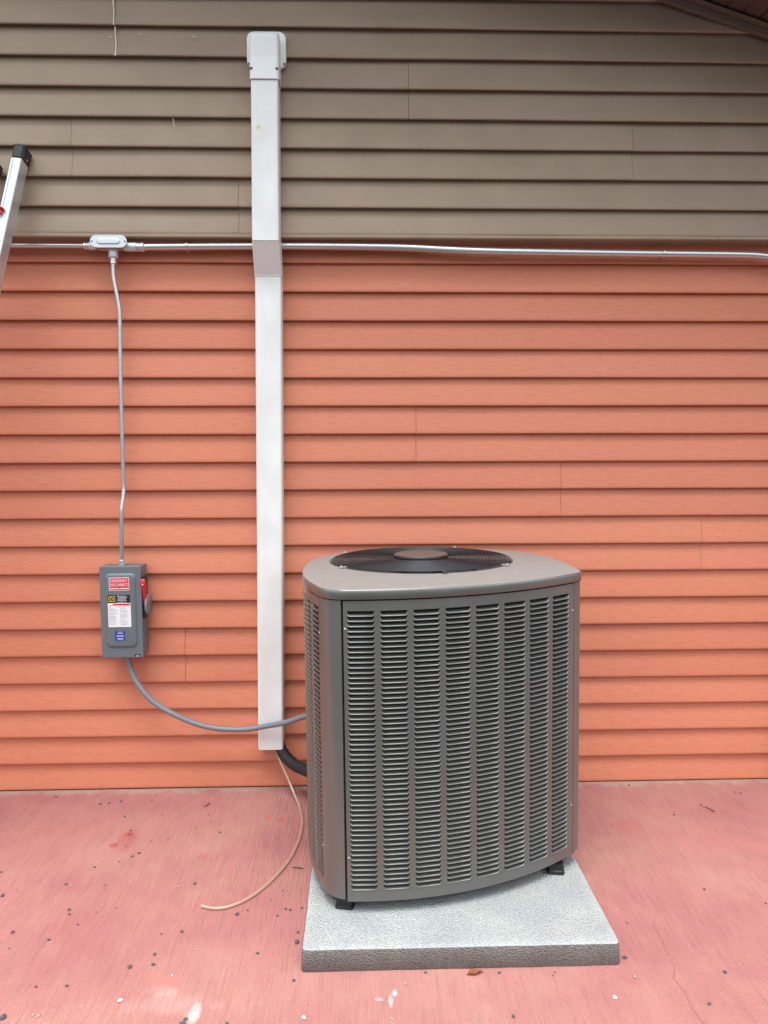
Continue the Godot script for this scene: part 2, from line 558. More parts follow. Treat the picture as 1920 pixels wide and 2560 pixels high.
func make_house() -> void:
	var house := thing("house", "house gable wall with salmon-red lap siding below and brown siding above", "house")
	var nz := noise(41, 0.12, 2)
	var left := -4.2
	var right := 4.2
	# lower wall
	var st := st_new()
	box(st, Vector3(0, 1.23, -0.135), Vector3(8.4, 2.5, 0.19), 0.004)
	var low := part("lower_wall", finish(st), M.red, house)
	low.set_meta("label", "salmon-red lap siding of the lower wall")
	var joints := {13: 0.251, 12: 0.251, 11: 0.922, 10: 0.922, 9: 1.587, 8: 1.587, 5: -0.819, 4: -0.819}
	for k in 20:
		var y := k * ROW + (0.005 if k == 0 else 0.0)
		var hgt := ROW - (0.005 if k == 0 else 0.0) if k < 19 else 0.115
		# panels come in pairs of laps, joined at staggered places
		var cuts := [left]
		if joints.has(k):
			var j: float = joints[k]
			cuts.append(j)
			cuts.append(-2.5 if j > -1.0 else 2.4)
		else:
			cuts.append(-2.3 - 0.35 * ((k / 2) % 3)); cuts.append(2.2 + 0.4 * ((k / 2) % 4))
		cuts.append(right)
		cuts.sort()
		for c in cuts.size() - 1:
			part("siding_panel", lap(cuts[c] + (0.0016 if c > 0 else 0.0), cuts[c + 1], y, 0.0, hgt, nz, 0.0012 if c % 2 == 1 else 0.0, 0.0235), M["red%d" % ((k / 2 * 5 + c * 3) % 3)], low)
	# upper wall
	st = st_new()
	box(st, Vector3(-1.2, 3.62, -0.04), Vector3(6.0, 2.2, 0.17), 0.004)
	box(st, Vector3(2.0, 2.80, -0.043), Vector3(4.3, 0.56, 0.17), 0.004)
	var up := part("upper_wall", finish(st), M.brown, house)
	up.set_meta("label", "brown lap siding of the upper gable wall")
	joints = {3: 0.213, 4: 0.213, 1: -1.235, 2: -1.235, -1: -0.526, 0: -0.526, 5: -1.035, 6: -1.035}
	var joints2 := {1: 1.198, 2: 1.198}
	for k in range(-1, 17):
		var y := 2.6288 + 0.1251 * k
		var hgt := 0.1251
		if k == -1:
			y = 2.5145
			hgt = 0.1145
		var end: float = min(right, 1.259 + (3.492 + 0.03 - y) / 0.313)
		if end < left + 0.3: continue
		var cuts := [left]
		if joints.has(k): cuts.append(joints[k])
		if joints2.has(k): cuts.append(joints2[k])
		if not joints.has(k): cuts.append(-2.6 + 0.3 * (k % 4))
		cuts.append(end)
		cuts.sort()
		for c in cuts.size() - 1:
			if cuts[c] >= end: continue
			part("siding_panel", lap(cuts[c] + (0.0016 if c > 0 else 0.0), min(cuts[c + 1], end), y, BROWN_Z, hgt, nz, 0.0012 if c % 2 == 1 else 0.0, 0.0275), M.brown, up)
	# starter trim under the brown siding, in two lengths
	for seg in [[left, 1.585], [1.587, right]]:
		st = st_new()
		var rows := []
		for x in [seg[0], lerpf(seg[0], seg[1], 0.25), lerpf(seg[0], seg[1], 0.5), lerpf(seg[0], seg[1], 0.75), seg[1]]:
			var r := PackedVector3Array()
			for p in [[2.520, 0.060], [2.5175, 0.0775], [2.515, 0.0795], [2.503, 0.0805], [2.500, 0.0785], [2.498, 0.060], [2.498, -0.03]]:
				r.append(Vector3(x, p[0] + nz.get_noise_1d(x * 8.0) * 0.0015, p[1]))
			rows.append(r)
		loft(st, rows, false, -1)
		part("starter_trim", finish(st), M.brown, house)
	# pale caulk squeezed from a joint near the ridge, following the laps
	for k in [5, 6]:
		var y: float = 2.6288 + 0.1251 * k
		var pts := []
		for i in 7:
			var t := i / 6.0
			pts.append(Vector3(-1.036 + (0.003 if k == 5 else -0.002) + 0.002 * sin(t * 5.0), lerpf(y - 0.004, y + 0.121, t), BROWN_Z + lerpf(0.001, -0.013, t) + 0.002))
		st = st_new()
		tube(st, curve(pts, 3), 0.0026, 6)
		lathe(st, [[0.0, -0.004], [0.0045, 0.0], [0.0, 0.005]], Transform3D(Basis(), Vector3(-1.036, y, BROWN_Z + 0.002)), 8)
		part("caulk_bead", finish(st), M.caulk, house)
	# dried drip
	st = st_new()
	tube(st, curve([Vector3(-0.805, 3.020, BROWN_Z - 0.010), Vector3(-0.800, 3.005, BROWN_Z - 0.008), Vector3(-0.797, 2.985, BROWN_Z - 0.006), Vector3(-0.793, 2.962, BROWN_Z - 0.004)], 4), 0.0012, 5)
	part("caulk_bead", finish(st), M.caulk, house)
	for p in [[-0.70, 3.335, 0.02], [-0.925, 3.345, 0.012], [-0.525, 3.338, 0.008], [-1.055, 3.33, 0.012], [-0.56, 3.338, 0.006]]:
		st = st_new()
		box(st, Vector3(p[0], p[1], BROWN_Z - 0.0042), Vector3(p[2], 0.0018, 0.004), 0.0004)
		part("paint_chip", finish(st), M.caulk, house)
	# gable overhang: sloping soffit boards, trim along the wall, barge board, roof
	var down := Vector3(1, -0.313, 0).normalized()
	var nrm := Vector3(0.313, 1, 0).normalized()
	var over := 0.62
	var frame := Basis(down, nrm, Vector3(0, 0, 1))
	var top := Vector3(1.259, 3.512, 0)
	st = st_new()
	box(st, top + nrm * 0.21 + Vector3(0, 0, -0.25), Vector3(9.6, 0.24, 1.5), 0.004, frame)
	var roof := part("roof_overhang", finish(st), M.shingle, house)
	roof.set_meta("label", "dark gable overhang sloping down along the top of the wall")
	var l := -4.7
	var idx := 0
	while l < 4.6:
		st = st_new()
		# each soffit board has a flat face and a shallow V groove at its edge
		var rows := []
		for z in [BROWN_Z + 0.012, BROWN_Z + over]:
			var r := PackedVector3Array()
			for p in [[0.0, 0.052], [0.004, 0.046], [0.066, 0.046], [0.070, 0.0505], [0.076, 0.0505], [0.080, 0.046], [0.146, 0.046], [0.1515, 0.052]]:
				r.append(top + down * (l + p[0]) + nrm * p[1] + Vector3(0, 0, z))
			rows.append(r)
		loft(st, rows, false, -1)
		part("soffit_board", finish(st), M.soffit, roof)
		l += 0.152
		idx += 1
	st = st_new()
	box(st, top + nrm * 0.0125 + Vector3(0, 0, BROWN_Z + 0.012), Vector3(9.4, 0.03, 0.02), 0.002, frame)
	box(st, top + nrm * 0.031 + Vector3(0, 0, BROWN_Z + 0.026), Vector3(9.4, 0.005, 0.05), 0.001, frame)
	part("soffit_trim", finish(st), M.trim, roof)
	st = st_new()
	box(st, top + nrm * 0.13 + Vector3(0, 0, BROWN_Z + over + 0.012), Vector3(9.4, 0.19, 0.022), 0.003, frame)
	part("barge_board", finish(st), M.trim, roof)

# ------------------------------------------------------------------ white line cover

func cover_x(y: float) -> float:   # the run leans a little
	return -0.4014 - (2.336 - y) * 0.0088

# stations: [y, z back, z front, width]
func channel(st: SurfaceTool, stations: Array, r := 0.010, cap_low := false, cap_high := false) -> void:
	var rows := []
	for s in stations:
		var row := PackedVector3Array()
		var y: float = s[0]
		var w: float = s[3] * 0.5
		var x := cover_x(y)
		var zb: float = s[1]
		var zf: float = s[2]
		row.append(Vector3(x - w, y, zb))
		for k in 5:
			var a := PI * 0.5 * k / 4.0
			row.append(Vector3(x - w + r - cos(a) * r, y, zf - r + sin(a) * r))
		for k in 5:
			var a := PI * 0.5 * k / 4.0
			row.append(Vector3(x + w - r + sin(a) * r, y, zf - r + cos(a) * r))
		row.append(Vector3(x + w, y, zb))
		rows.append(row)
	loft(st, rows, false, -1)
	if cap_low: fan_cap(st, rows[0])
	if cap_high: fan_cap(st, rows[rows.size() - 1])

func make_cover() -> void:
	var t := thing("line_cover", "tall white plastic line-set cover running up the wall over the conduit", "duct cover")
	var w := 0.1145
	var st := st_new()
	channel(st, [[0.213, 0.0, 0.085, w - 0.004], [0.216, 0.0, 0.085, w], [1.2, 0.0, 0.0855, w], [2.338, 0.0, 0.085, w]])
	channel(st, [[0.2135, 0.001, 0.0828, w - 0.0044], [2.3, 0.001, 0.0828, w - 0.0044]])
	part("lower_channel", finish(st), M.cover, t)
	st = st_new()
	channel(st, [[2.334, 0.012, 0.087, w + 0.003], [2.340, 0.016, 0.0885, w + 0.003], [2.462, 0.060, 0.1685, w + 0.001]])
	var e := part("offset_elbow", finish(st), M.cover, t)
	e.set_meta("label", "angled offset piece bringing the cover out over the conduit")
	st = st_new()
	channel(st, [[2.4635, 0.066, 0.1705, w], [2.50, 0.082, 0.1705, w], [2.9, 0.082, 0.171, w], [3.135, 0.082, 0.1705, w]])
	channel(st, [[2.50, 0.083, 0.1683, w - 0.0044], [3.1, 0.083, 0.1683, w - 0.0044]])
	part("upper_channel", finish(st), M.cover, t)
	st = st_new()
	var cw := 0.1225
	channel(st, [[3.119, 0.082, 0.1755, cw], [3.121, 0.082, 0.1775, cw], [3.206, 0.082, 0.1775, cw], [3.210, 0.082, 0.1775, cw], [3.284, 0.082, 0.1835, cw - 0.001], [3.298, 0.082, 0.1795, cw - 0.002], [3.308, 0.082, 0.169, cw - 0.003], [3.315, 0.082, 0.148, cw - 0.006], [3.318, 0.082, 0.130, cw - 0.008], [3.320, 0.082, 0.092, cw - 0.010]], 0.014, false, true)
	var cap := part("wall_cap", finish(st), M.cover_new, t)
	# flange with two ears and screws behind the cap
	st = st_new()
	var cx := cover_x(3.28)
	var rr := round_rect(0.166, 0.150, 0.03, 5)
	var c := Vector3(cx, 3.277, 0.0)
	loft(st, [ring_of(rr, c, 0.078), ring_of(rr, c, 0.0905), ring_of(rr, c, 0.093, 0.0025, 0.166, 0.150)], true, -1)
	fan_cap(st, ring_of(rr, c, 0.093, 0.0025, 0.166, 0.150), true)
	part("flange", finish(st), M.cover_new, cap)
	for s in [-1, 1]:
		st = st_new()
		lathe(st, [[0.0, 0.004], [0.004, 0.003], [0.005, 0.0]], along(Vector3(0, 0, 1), Vector3(cx + s * 0.0745, 3.219, 0.093)), 10)
		part("screw", finish(st), M.trim, cap)
	for s in [-1, 1]:   # clip slots at the sides of the cap
		st = st_new()
		var sl := round_rect(0.012, 0.010, 0.0045, 3)
		var p := Vector3(cover_x(3.16) + s * (cw * 0.5 - 0.0085), 3.16, 0.0)
		loft(st, [ring_of(sl, p, 0.170), ring_of(sl, p, 0.1783)], true, -1)
		fan_cap(st, ring_of(sl, p, 0.1783), true)
		part("clip_slot", finish(st), M.blade, cap)
	# yellow smear of paint on the upper channel
	st = st_new()
	for q in [[-0.026, 2.932, 0.014, 0.003], [-0.028, 2.926, 0.010, 0.0025], [-0.022, 2.922, 0.008, 0.0022], [-0.030, 2.918, 0.006, 0.002], [-0.019, 2.929, 0.004, 0.004]]:
		box(st, Vector3(cover_x(q[1]) + q[0], q[1], 0.1712), Vector3(q[2], q[3], 0.0008), 0.0003)
	part("paint_smear", finish(st), mat(lin(0.75, 0.58, 0.2), 0.6), t)
	for s in [-0.012, 0.012]:
		st = st_new()
		lathe(st, [[0.0, 0.0015], [0.0022, 0.001], [0.0028, 0.0]], along(Vector3(0, 0, 1), Vector3(cover_x(0.225) + s, 0.226, 0.085)), 8)
		part("rivet", finish(st), M.cover, t)

# ------------------------------------------------------------------ metal conduit

func make_conduit() -> void:
	var t := thing("conduit_run", "galvanised conduit with a tee fitting under the brown siding edge", "conduit", Vector3(0.003, -0.005, 0.018))
	var z := 0.032
	var st := st_new()
	tube(st, curve([Vector3(-0.955, 2.4700, z), Vector3(-0.6, 2.4745, z), Vector3(-0.342, 2.4768, z), Vector3(-0.1, 2.4765, z), Vector3(0.107, 2.4745, z), Vector3(0.226, 2.4715, z), Vector3(0.39, 2.4630, z + 0.003), Vector3(0.58, 2.4570, z + 0.005), Vector3(0.858, 2.4540, z + 0.004), Vector3(1.2, 2.4515, z), Vector3(1.436, 2.4500, z), Vector3(1.70, 2.4480, z), Vector3(1.79, 2.4440, z), Vector3(1.87, 2.432, z), Vector3(1.935, 2.400, z), Vector3(1.975, 2.345, z), Vector3(1.985, 2.26, z), Vector3(1.985, 1.2, z), Vector3(1.985, 0.01, z)], 6), 0.0158, 16)
	var p := part("thick_pipe", finish(st), M.galv, t)
	p.set_meta("label", "thick galvanised pipe crossing the wall and bending down at its end")
	st = st_new()
	tube(st, PackedVector3Array([Vector3(-3.4, 2.474, z), Vector3(-2.0, 2.4752, z), Vector3(-1.2, 2.4735, z)]), 0.0108, 14)
	part("thin_pipe", finish(st), M.galv, t)
	st = st_new()
	tube(st, curve([Vector3(-1.0819, 2.410, z), Vector3(-1.0824, 2.3531, z), Vector3(-1.0768, 2.3065, z), Vector3(-1.0671, 2.2494, z), Vector3(-1.0614, 2.206, z), Vector3(-1.0596, 2.154, z), Vector3(-1.0616, 2.0491, z), Vector3(-1.0635, 1.8912, z), Vector3(-1.064, 1.7143, z), Vector3(-1.0644, 1.5718, z), Vector3(-1.0648, 1.4374, z), Vector3(-1.0638, 1.402, z + 0.003), Vector3(-1.0662, 1.3654, z + 0.010), Vector3(-1.0698, 1.3348, z + 0.017), Vector3(-1.0712, 1.3023, z + 0.021), Vector3(-1.0730, 1.1754, z + 0.022), Vector3(-1.0765, 1.055, z + 0.018)], 5), 0.0092, 14)
	part("drop_pipe", finish(st), M.galv, t)
	# tee body
	st = st_new()
	var rr := round_rect(0.150, 0.052, 0.0255, 6)
	var c := Vector3(-1.0865, 2.479, 0)
	loft(st, [ring_of(rr, c, 0.008, 0.012, 0.15, 0.052), ring_of(rr, c, 0.016, 0.003, 0.15, 0.052), ring_of(rr, c, 0.070)], true, 0)
	lathe(st, [[0.019, 0.0], [0.0205, 0.004], [0.0205, 0.05], [0.0185, 0.054]], along(Vector3(1, 0, 0), Vector3(-1.030, 2.4700, z)), 18)
	lathe(st, [[0.0175, 0.0], [0.0185, 0.03], [0.0165, 0.034], [0.0, 0.034]], along(Vector3(-1, 0, 0), Vector3(-1.150, 2.4735, z)), 18)
	lathe(st, [[0.021, -0.01], [0.022, 0.022], [0.0205, 0.027], [0.0, 0.027]], along(Vector3(0, -1, 0), Vector3(-1.0735 - 0.006, 2.449, z)), 18)
	var body := part("tee_body", finish(st), M.cast, t)
	st = st_new()
	var cr := round_rect(0.158, 0.054, 0.0265, 7)
	var cc := Vector3(-1.0865, 2.4825, 0)
	loft(st, [ring_of(cr, cc, 0.070), ring_of(cr, cc, 0.0735), ring_of(cr, cc, 0.075, 0.0015, 0.158, 0.054)], true, -1)
	fan_cap(st, ring_of(cr, cc, 0.075, 0.0015, 0.158, 0.054), true)
	var b := round_rect(0.100, 0.026, 0.0125, 5)
	loft(st, [ring_of(b, cc, 0.0748), ring_of(b, cc, 0.0785, 0.0015, 0.1, 0.026), ring_of(b, cc, 0.080, 0.0045, 0.1, 0.026)], true, -1)
	fan_cap(st, ring_of(b, cc, 0.080, 0.0045, 0.1, 0.026), true)
	part("cover_plate", finish(st), M.cast, body)
	for s in [-1, 1]:
		st = st_new()
		lathe(st, [[0.0, 0.002], [0.0025, 0.0018], [0.0035, 0.0]], along(Vector3(0, 0, 1), cc + Vector3(s * 0.0705, 0, 0.075)), 10)
		part("screw", finish(st), M.dark, body)
	# couplings
	for a in [[Vector3(-0.976, 2.4698, z), Vector3(1, 0, 0), 0.0205, 0.034], [Vector3(-1.184, 2.4735, z), Vector3(-1, 0, 0), 0.0150, 0.022], [Vector3(-1.0800, 2.422, z), Vector3(0, -1, 0), 0.0135, 0.026], [Vector3(-1.0765, 1.070, z + 0.018), Vector3(0, 1, 0), 0.0135, 0.026]]:
		var r: float = a[2]
		var h: float = a[3]
		st = st_new()
		lathe(st, [[r * 0.7, 0.0], [r, 0.0015], [r, h * 0.3], [r * 0.86, h * 0.36], [r * 0.86, h * 0.44], [r * 1.04, h * 0.5], [r * 1.04, h * 0.92], [r * 0.85, h], [0.0, h]], along(a[1], a[0]), 10, -1)
		part("coupling", finish(st), M.bright, t)
	# straps
	for x in [-0.76, 0.62, 1.35]:
		st = st_new()
		var y := 2.4735 if x < 0 else (2.4565 if x < 1 else 2.4512)
		var band := []
		for k in 9:
			var a := -PI * 0.5 + PI * k / 8.0
			band.append(Vector2(cos(a), sin(a)) * 0.0174)
		var rows := []
		for dx in [-0.0065, 0.0065]:
			var r := PackedVector3Array()
			r.append(Vector3(x + dx, y - 0.0174, -0.028))
			for q in band: r.append(Vector3(x + dx, y + q.y, z + q.x))
			r.append(Vector3(x + dx, y + 0.0174, -0.028))
			rows.append(r)
		loft(st, rows, false, 0)
		part("strap", finish(st), M.galv, t)

# ------------------------------------------------------------------ disconnect switch

func sticker_mesh(w: float, h: float) -> ArrayMesh:
	var st := st_new()
	box(st, Vector3.ZERO, Vector3(w, h, 0.0008), 0.0002)
	return finish(st)

func lettering(text: String, height: float, at: Vector3, m: Material, parent: Node, width := 0.0) -> void:
	var f := SystemFont.new()
	f.font_names = PackedStringArray(["Droid Sans"])
	f.font_weight = 500
	var tm := TextMesh.new()
	tm.text = text
	tm.font = f
	tm.font_size = 64
	tm.pixel_size = height / 46.0
	tm.depth = 0.0006
	tm.curve_step = 2.0
	var o := part("lettering", tm, m, parent)
	o.position = at
	if width > 0.0:
		var ab := tm.get_aabb()
		if ab.size.x > 0: o.scale.x = width / ab.size.x

func print_lines(parent: Node, m: Material, rows: Array) -> void:   # small print, too fine to read
	var st := st_new()
	for r in rows:
		box(st, Vector3(r[0], r[1], 0.0006), Vector3(r[2], r[3], 0.0004), 0.00005)
	part("small_print", finish(st), m, parent)

func make_switch() -> void:
	var t := thing("disconnect_switch", "grey steel disconnect switch box with red handle and warning stickers", "switch box", Vector3(-1.068, 0.6555, 0))
	t.rotation.z = 0.005
	var w := 0.183
	var h := 0.411
	# enclosure
	var st := st_new()
	var poly := [Vector2(0.0, 0.030), Vector2(0.022, 0.008), Vector2(h - 0.002, 0.008), Vector2(h - 0.002, 0.100), Vector2(0.0, 0.100)]   # (y, z) side outline, lower back corner cut
	var rows := []
	for x in [-w * 0.5 + 0.003, w * 0.5 - 0.003]:
		var r := PackedVector3Array()
		for p in poly: r.append(Vector3(x, p.x + 0.001, p.y))
		rows.append(r)
	loft(st, rows, true, -1)
	fan_cap(st, rows[0]); fan_cap(st, rows[1], true)
	part("enclosure", finish(st), M.box, t)
	# door with turned edges and an embossed field
	st = st_new()
	box(st, Vector3(0, h * 0.5, 0.1035), Vector3(w, h, 0.013), 0.002)
	var rr := round_rect(0.138, 0.334, 0.022, 6)
	var c := Vector3(0.0, 0.2135, 0)
	var bands := []
	for p in [[0.1099, 0.0], [0.1115, 0.001], [0.1155, 0.006], [0.117, 0.0095], [0.1174, 0.0125]]:
		bands.append(ring_of(rr, c, p[0], p[1], 0.138, 0.334))
	loft(st, bands, true, 0)
	fan_cap(st, bands[4], true, 0)
	var door := part("door", finish(st), M.box, t)
	st = st_new()
	box(st, Vector3(0.065, 0.010, 0.1092), Vector3(0.026, 0.009, 0.003), 0.001)
	part("latch_slot", finish(st), M.dark, door)
	st = st_new()
	box(st, Vector3(0.066, 0.0065, 0.112), Vector3(0.014, 0.006, 0.004), 0.001)
	part("latch", finish(st), M.screw, door)
	var zf := 0.1179
	# red sticker
	var s := part("warning_sticker", sticker_mesh(0.0885, 0.058), M.white, t)
	s.position = Vector3(-0.0035, 0.3335, zf)
	s.set_meta("label", "red EMERGENCY DISCONNECT sticker with white lettering")
	s.rotation.z = 0.01
	var f := part("red_field", sticker_mesh(0.0845, 0.0535), M.signal, s)
	f.position.z = 0.0003
	lettering("EMERGENCY", 0.0125, Vector3(0, 0.0145, 0.0012), M.white, s, 0.076)
	lettering("DISCONNECT", 0.0125, Vector3(0, -0.0035, 0.0012), M.white, s, 0.080)
	print_lines(s, M.white, [[-0.021, -0.0195, 0.038, 0.0035], [0.0005, -0.0195, 0.003, 0.0025], [0.0215, -0.0195, 0.034, 0.0035]])
	# black maker's plate with a yellow square emblem
	s = part("maker_plate", sticker_mesh(0.0985, 0.036), M.black, t)
	s.position = Vector3(-0.0065, 0.2670, zf)
	s.set_meta("label", "black plate with a yellow square emblem and white small print")
	var st2 := st_new()
	for q in [[0.0, 0.0108, 0.0245, 0.0022], [0.0, -0.0108, 0.0245, 0.0022], [-0.0112, 0.0, 0.0022, 0.0196], [0.0112, 0.0, 0.0022, 0.0196]]:
		box(st2, Vector3(-0.0325 + q[0], q[1], 0.0007), Vector3(q[2], q[3], 0.0006), 0.0001)
	part("emblem", finish(st2), M.yellow, s)
	lettering("D", 0.0135, Vector3(-0.0325, 0.0, 0.0012), M.yellow, s, 0.011)
	print_lines(s, M.stone_white, [[-0.0165, 0, 0.0008, 0.033], [0.017, 0.0125, 0.028, 0.0016], [0.018, 0.0075, 0.036, 0.0018], [0.013, 0.003, 0.04, 0.0014], [0.013, -0.002, 0.036, 0.0014], [0.013, -0.007, 0.042, 0.0016], [0.013, -0.011, 0.008, 0.0012], [0.013, -0.015, 0.042, 0.0012]])
	var dot := st_new()
	lathe(dot, [[0.0, 0.0014], [0.0028, 0.001], [0.003, 0.0]], along(Vector3(0, 0, 1), Vector3(-0.003, 0.0125, 0.0003)), 10)
	part("rivet", finish(dot), M.white, s)
	# white danger label
	s = part("danger_label", sticker_mesh(0.1005, 0.1075), M.white, t)
	s.position = Vector3(-0.0055, 0.1945, zf)
	s.set_meta("label", "white danger label with a red heading and columns of small print")
	st2 = st_new()
	box(st2, Vector3(0.0095, 0.0475, 0.0007), Vector3(0.078, 0.0075, 0.0006), 0.0001)
	part("red_heading", finish(st2), M.signal, s)
	print_lines(s, M.white, [[0.004, 0.0475, 0.038, 0.0028], [0.034, 0.0475, 0.024, 0.0026]])
	var lines := []
	var rr2 := RandomNumberGenerator.new(); rr2.seed = 3
	lines.append([0.012, 0.0395, 0.062, 0.0014]); lines.append([0.012, 0.0362, 0.034, 0.0014])
	for colx in [-0.047, 0.002]:
		var y := 0.0315
		while y > -0.046:
			var lw := 0.041 * rr2.randf_range(0.55, 1.0)
			lines.append([colx + lw * 0.5, y, lw, 0.0011])
			y -= 0.0030 if rr2.randf() < 0.68 else 0.0056
	var ink := mat(lin(0.42, 0.42, 0.43), 0.6)
	print_lines(s, ink, lines)
	var fig := st_new()
	tube(fig, PackedVector3Array([Vector3(-0.046, 0.037, 0.0008), Vector3(-0.040, 0.042, 0.0008), Vector3(-0.036, 0.047, 0.0008), Vector3(-0.031, 0.042, 0.0008)]), 0.0008, 4)
	tube(fig, PackedVector3Array([Vector3(-0.041, 0.042, 0.0008), Vector3(-0.039, 0.035, 0.0008)]), 0.0009, 4)
	part("shock_symbol", finish(fig), M.signal, s)
	# blue sticker
	s = part("blue_sticker", sticker_mesh(0.0435, 0.0435), mat(lin(0.03, 0.05, 0.33), 0.4), t)
	s.position = Vector3(-0.0065, 0.1015, zf)
	s.set_meta("label", "small blue sticker with white lines of small print")
	var bl := []
	for q in [[0.0165, 0.022], [0.0115, 0.030], [0.002, 0.036], [-0.003, 0.036], [-0.012, 0.034], [-0.0165, 0.028]]:
		bl.append([0.001, q[0], q[1] * 0.85, 0.0014])
	print_lines(s, M.white, bl)
	# handle on the right side
	var hx := w * 0.5
	st = st_new()
	box(st, Vector3(hx + 0.005, 0.265, 0.072), Vector3(0.014, 0.185, 0.045), 0.004)
	part("handle_bracket", finish(st), M.black, t)
	st = st_new()
	lathe(st, [[0.0, 0.010], [0.046, 0.010], [0.049, 0.008], [0.049, 0.002], [0.046, 0.0]], Transform3D(Basis(Vector3(0, 1, 0), Vector3(1, 0, 0), Vector3(0, 0, -1)), Vector3(hx + 0.010, 0.230, 0.060)), 28)
	part("handle_plate", finish(st), M.flex, t)
	st = st_new()
	var pr := []
	for p in [[0.232, 0.012, 0.010, 0.098], [0.265, 0.013, 0.012, 0.104], [0.305, 0.016, 0.014, 0.112], [0.325, 0.020, 0.016, 0.120], [0.348, 0.020, 0.016, 0.124], [0.354, 0.017, 0.012, 0.122]]:
		var r := PackedVector3Array()
		for q in round_rect(p[1], p[2] * 1.6, 0.003, 2): r.append(Vector3(hx + 0.009 + q.x, p[0], p[3] - 0.012 + q.y))
		pr.append(r)
	loft(st, pr, true, 0)
	fan_cap(st, pr[0]); fan_cap(st, pr[pr.size() - 1], true)
	var lever := part("handle", finish(st), M.red_plastic, t)
	st = st_new()
	box(st, Vector3(hx + 0.009, 0.360, 0.098), Vector3(0.017, 0.020, 0.024), 0.004)
	part("handle_cap", finish(st), M.black, t)
	st = st_new()
	lathe(st, [[0.0, 0.002], [0.0025, 0.0015], [0.003, 0.0]], along(Vector3(0, 0, 1), Vector3(hx + 0.009, 0.330, 0.1215)), 8)
	part("pin", finish(st), M.bright, lever)

# ------------------------------------------------------------------ pad

func make_pad() -> void:
	var t := thing("equipment_pad", "light grey rough concrete equipment pad under the condenser unit", "concrete pad", Vector3(0.298, 0, 0.812))
	var w := 0.975
	var d := 0.985
	var hh := 0.072
	var nz := noise(51, 1.0, 3)
	# worn slab with softened edges and a faintly uneven top
	var st := st_new()
	var rr := round_rect(w, d, 0.014, 3)
	var side := []
	for p in [[0.0, 0.003], [0.004, 0.0], [0.060, 0.0015], [0.067, 0.004]]:
		var r := PackedVector3Array()
		for i in rr.size():
			var q := rr[i]
			var q2 := rr[(i + 1) % rr.size()]
			var n: int = max(1, int(q.distance_to(q2) / 0.04))
			for k in n:
				var s := q.lerp(q2, float(k) / n)
				var o := nz.get_noise_3d(s.x * 9.0, p[0] * 30.0, s.y * 9.0) * 0.0022
				r.append(Vector3(s.x * (1.0 - 2.0 * (p[1] + o) / w), p[0], -s.y * (1.0 - 2.0 * (p[1] + o) / d)))
		side.append(r)
	loft(st, side, true, 0)
	part("pad_side", finish(st), M.pad_side, t).set_meta("label", "brownish grey edge of the pad, darker than its top")
	st = st_new()
	var rings := [side[3]]
	for p in [[0.0700, 0.009], [0.0718, 0.018], [hh, 0.04]]:
		var r := PackedVector3Array()
		for q in side[2]: r.append(Vector3(q.x * (1.0 - 2.0 * p[1] / w), p[0], q.z * (1.0 - 2.0 * p[1] / d)))
		rings.append(r)
	for f in [0.85, 0.7, 0.5, 0.3, 0.1]:
		var r := PackedVector3Array()
		for q in rings[3]: r.append(Vector3(q.x * f, hh + nz.get_noise_2d(q.x * f * 6.0, q.z * f * 6.0) * 0.0008, q.z * f))
		rings.append(r)
	loft(st, rings, true, 0)
	fan_cap(st, rings[rings.size() - 1], true, 0)
	part("pad_top", finish(st), M.pad, t)

# ------------------------------------------------------------------ condenser unit

var outline := PackedVector2Array()    # plan of the cabinet, closed, starting at the left seam of the front panel
var run_ := PackedFloat32Array()       # length along it

func make_outline() -> void:
	var pts := PackedVector2Array()
	for i in 61:
		var a := deg_to_rad(lerpf(-4.57, 39.6, i / 60.0))
		pts.append(Vector2(0.035 + sin(a) * 1.1274, 0.0007 + cos(a) * 1.1274))
	var rest := []
	for p in [[0.7535, 0.8694], [0.768, 0.857], [0.7815, 0.842], [0.788, 0.822], [0.7905, 0.79], [0.791, 0.74], [0.788, 0.64], [0.780, 0.55], [0.766, 0.46], [0.742, 0.37], [0.695, 0.285], [0.615, 0.215], [0.497, 0.155], [0.307, 0.110], [0.146, 0.118], [-0.02, 0.185], [-0.121, 0.275], [-0.165, 0.345], [-0.190, 0.43], [-0.202, 0.52], [-0.206, 0.63], [-0.202, 0.74], [-0.191, 0.84], [-0.170, 0.934], [-0.143, 1.015], [-0.128, 1.058], [-0.113, 1.088], [-0.090, 1.109], [-0.0548, 1.1246]]:
		rest.append(Vector3(p[0], 0, p[1]))
	for v in curve(rest, 6):
		pts.append(Vector2(v.x, v.z))
	outline = pts
	run_.append(0.0)
	for i in range(1, pts.size()): run_.append(run_[i - 1] + pts[i].distance_to(pts[i - 1]))

func plan_at(s: float) -> Vector2:
	var total := run_[run_.size() - 1]
	s = fposmod(s, total)
	var i := run_.bsearch(s)
	i = clampi(i, 1, run_.size() - 1)
	return outline[i - 1].lerp(outline[i], (s - run_[i - 1]) / maxf(run_[i] - run_[i - 1], 1e-6))

func plan_normal(s: float) -> Vector2:
	var t := (plan_at(s + 0.006) - plan_at(s - 0.006)).normalized()
	return Vector2(-t.y, t.x) * -1.0 if (Vector2(-t.y, t.x)).dot(plan_at(s) - Vector2(0.26, 0.6)) < 0 else Vector2(-t.y, t.x)

func at_plan(s: float, y: float, outward := 0.0) -> Vector3:
	var p := plan_at(s) + plan_normal(s) * outward
	return Vector3(p.x, y, p.y)

const LP := 0.01665       # louvre pitch
const LW := 0.086         # louvre width
const LB := 0.1515        # foot of the slots
const LN := 55

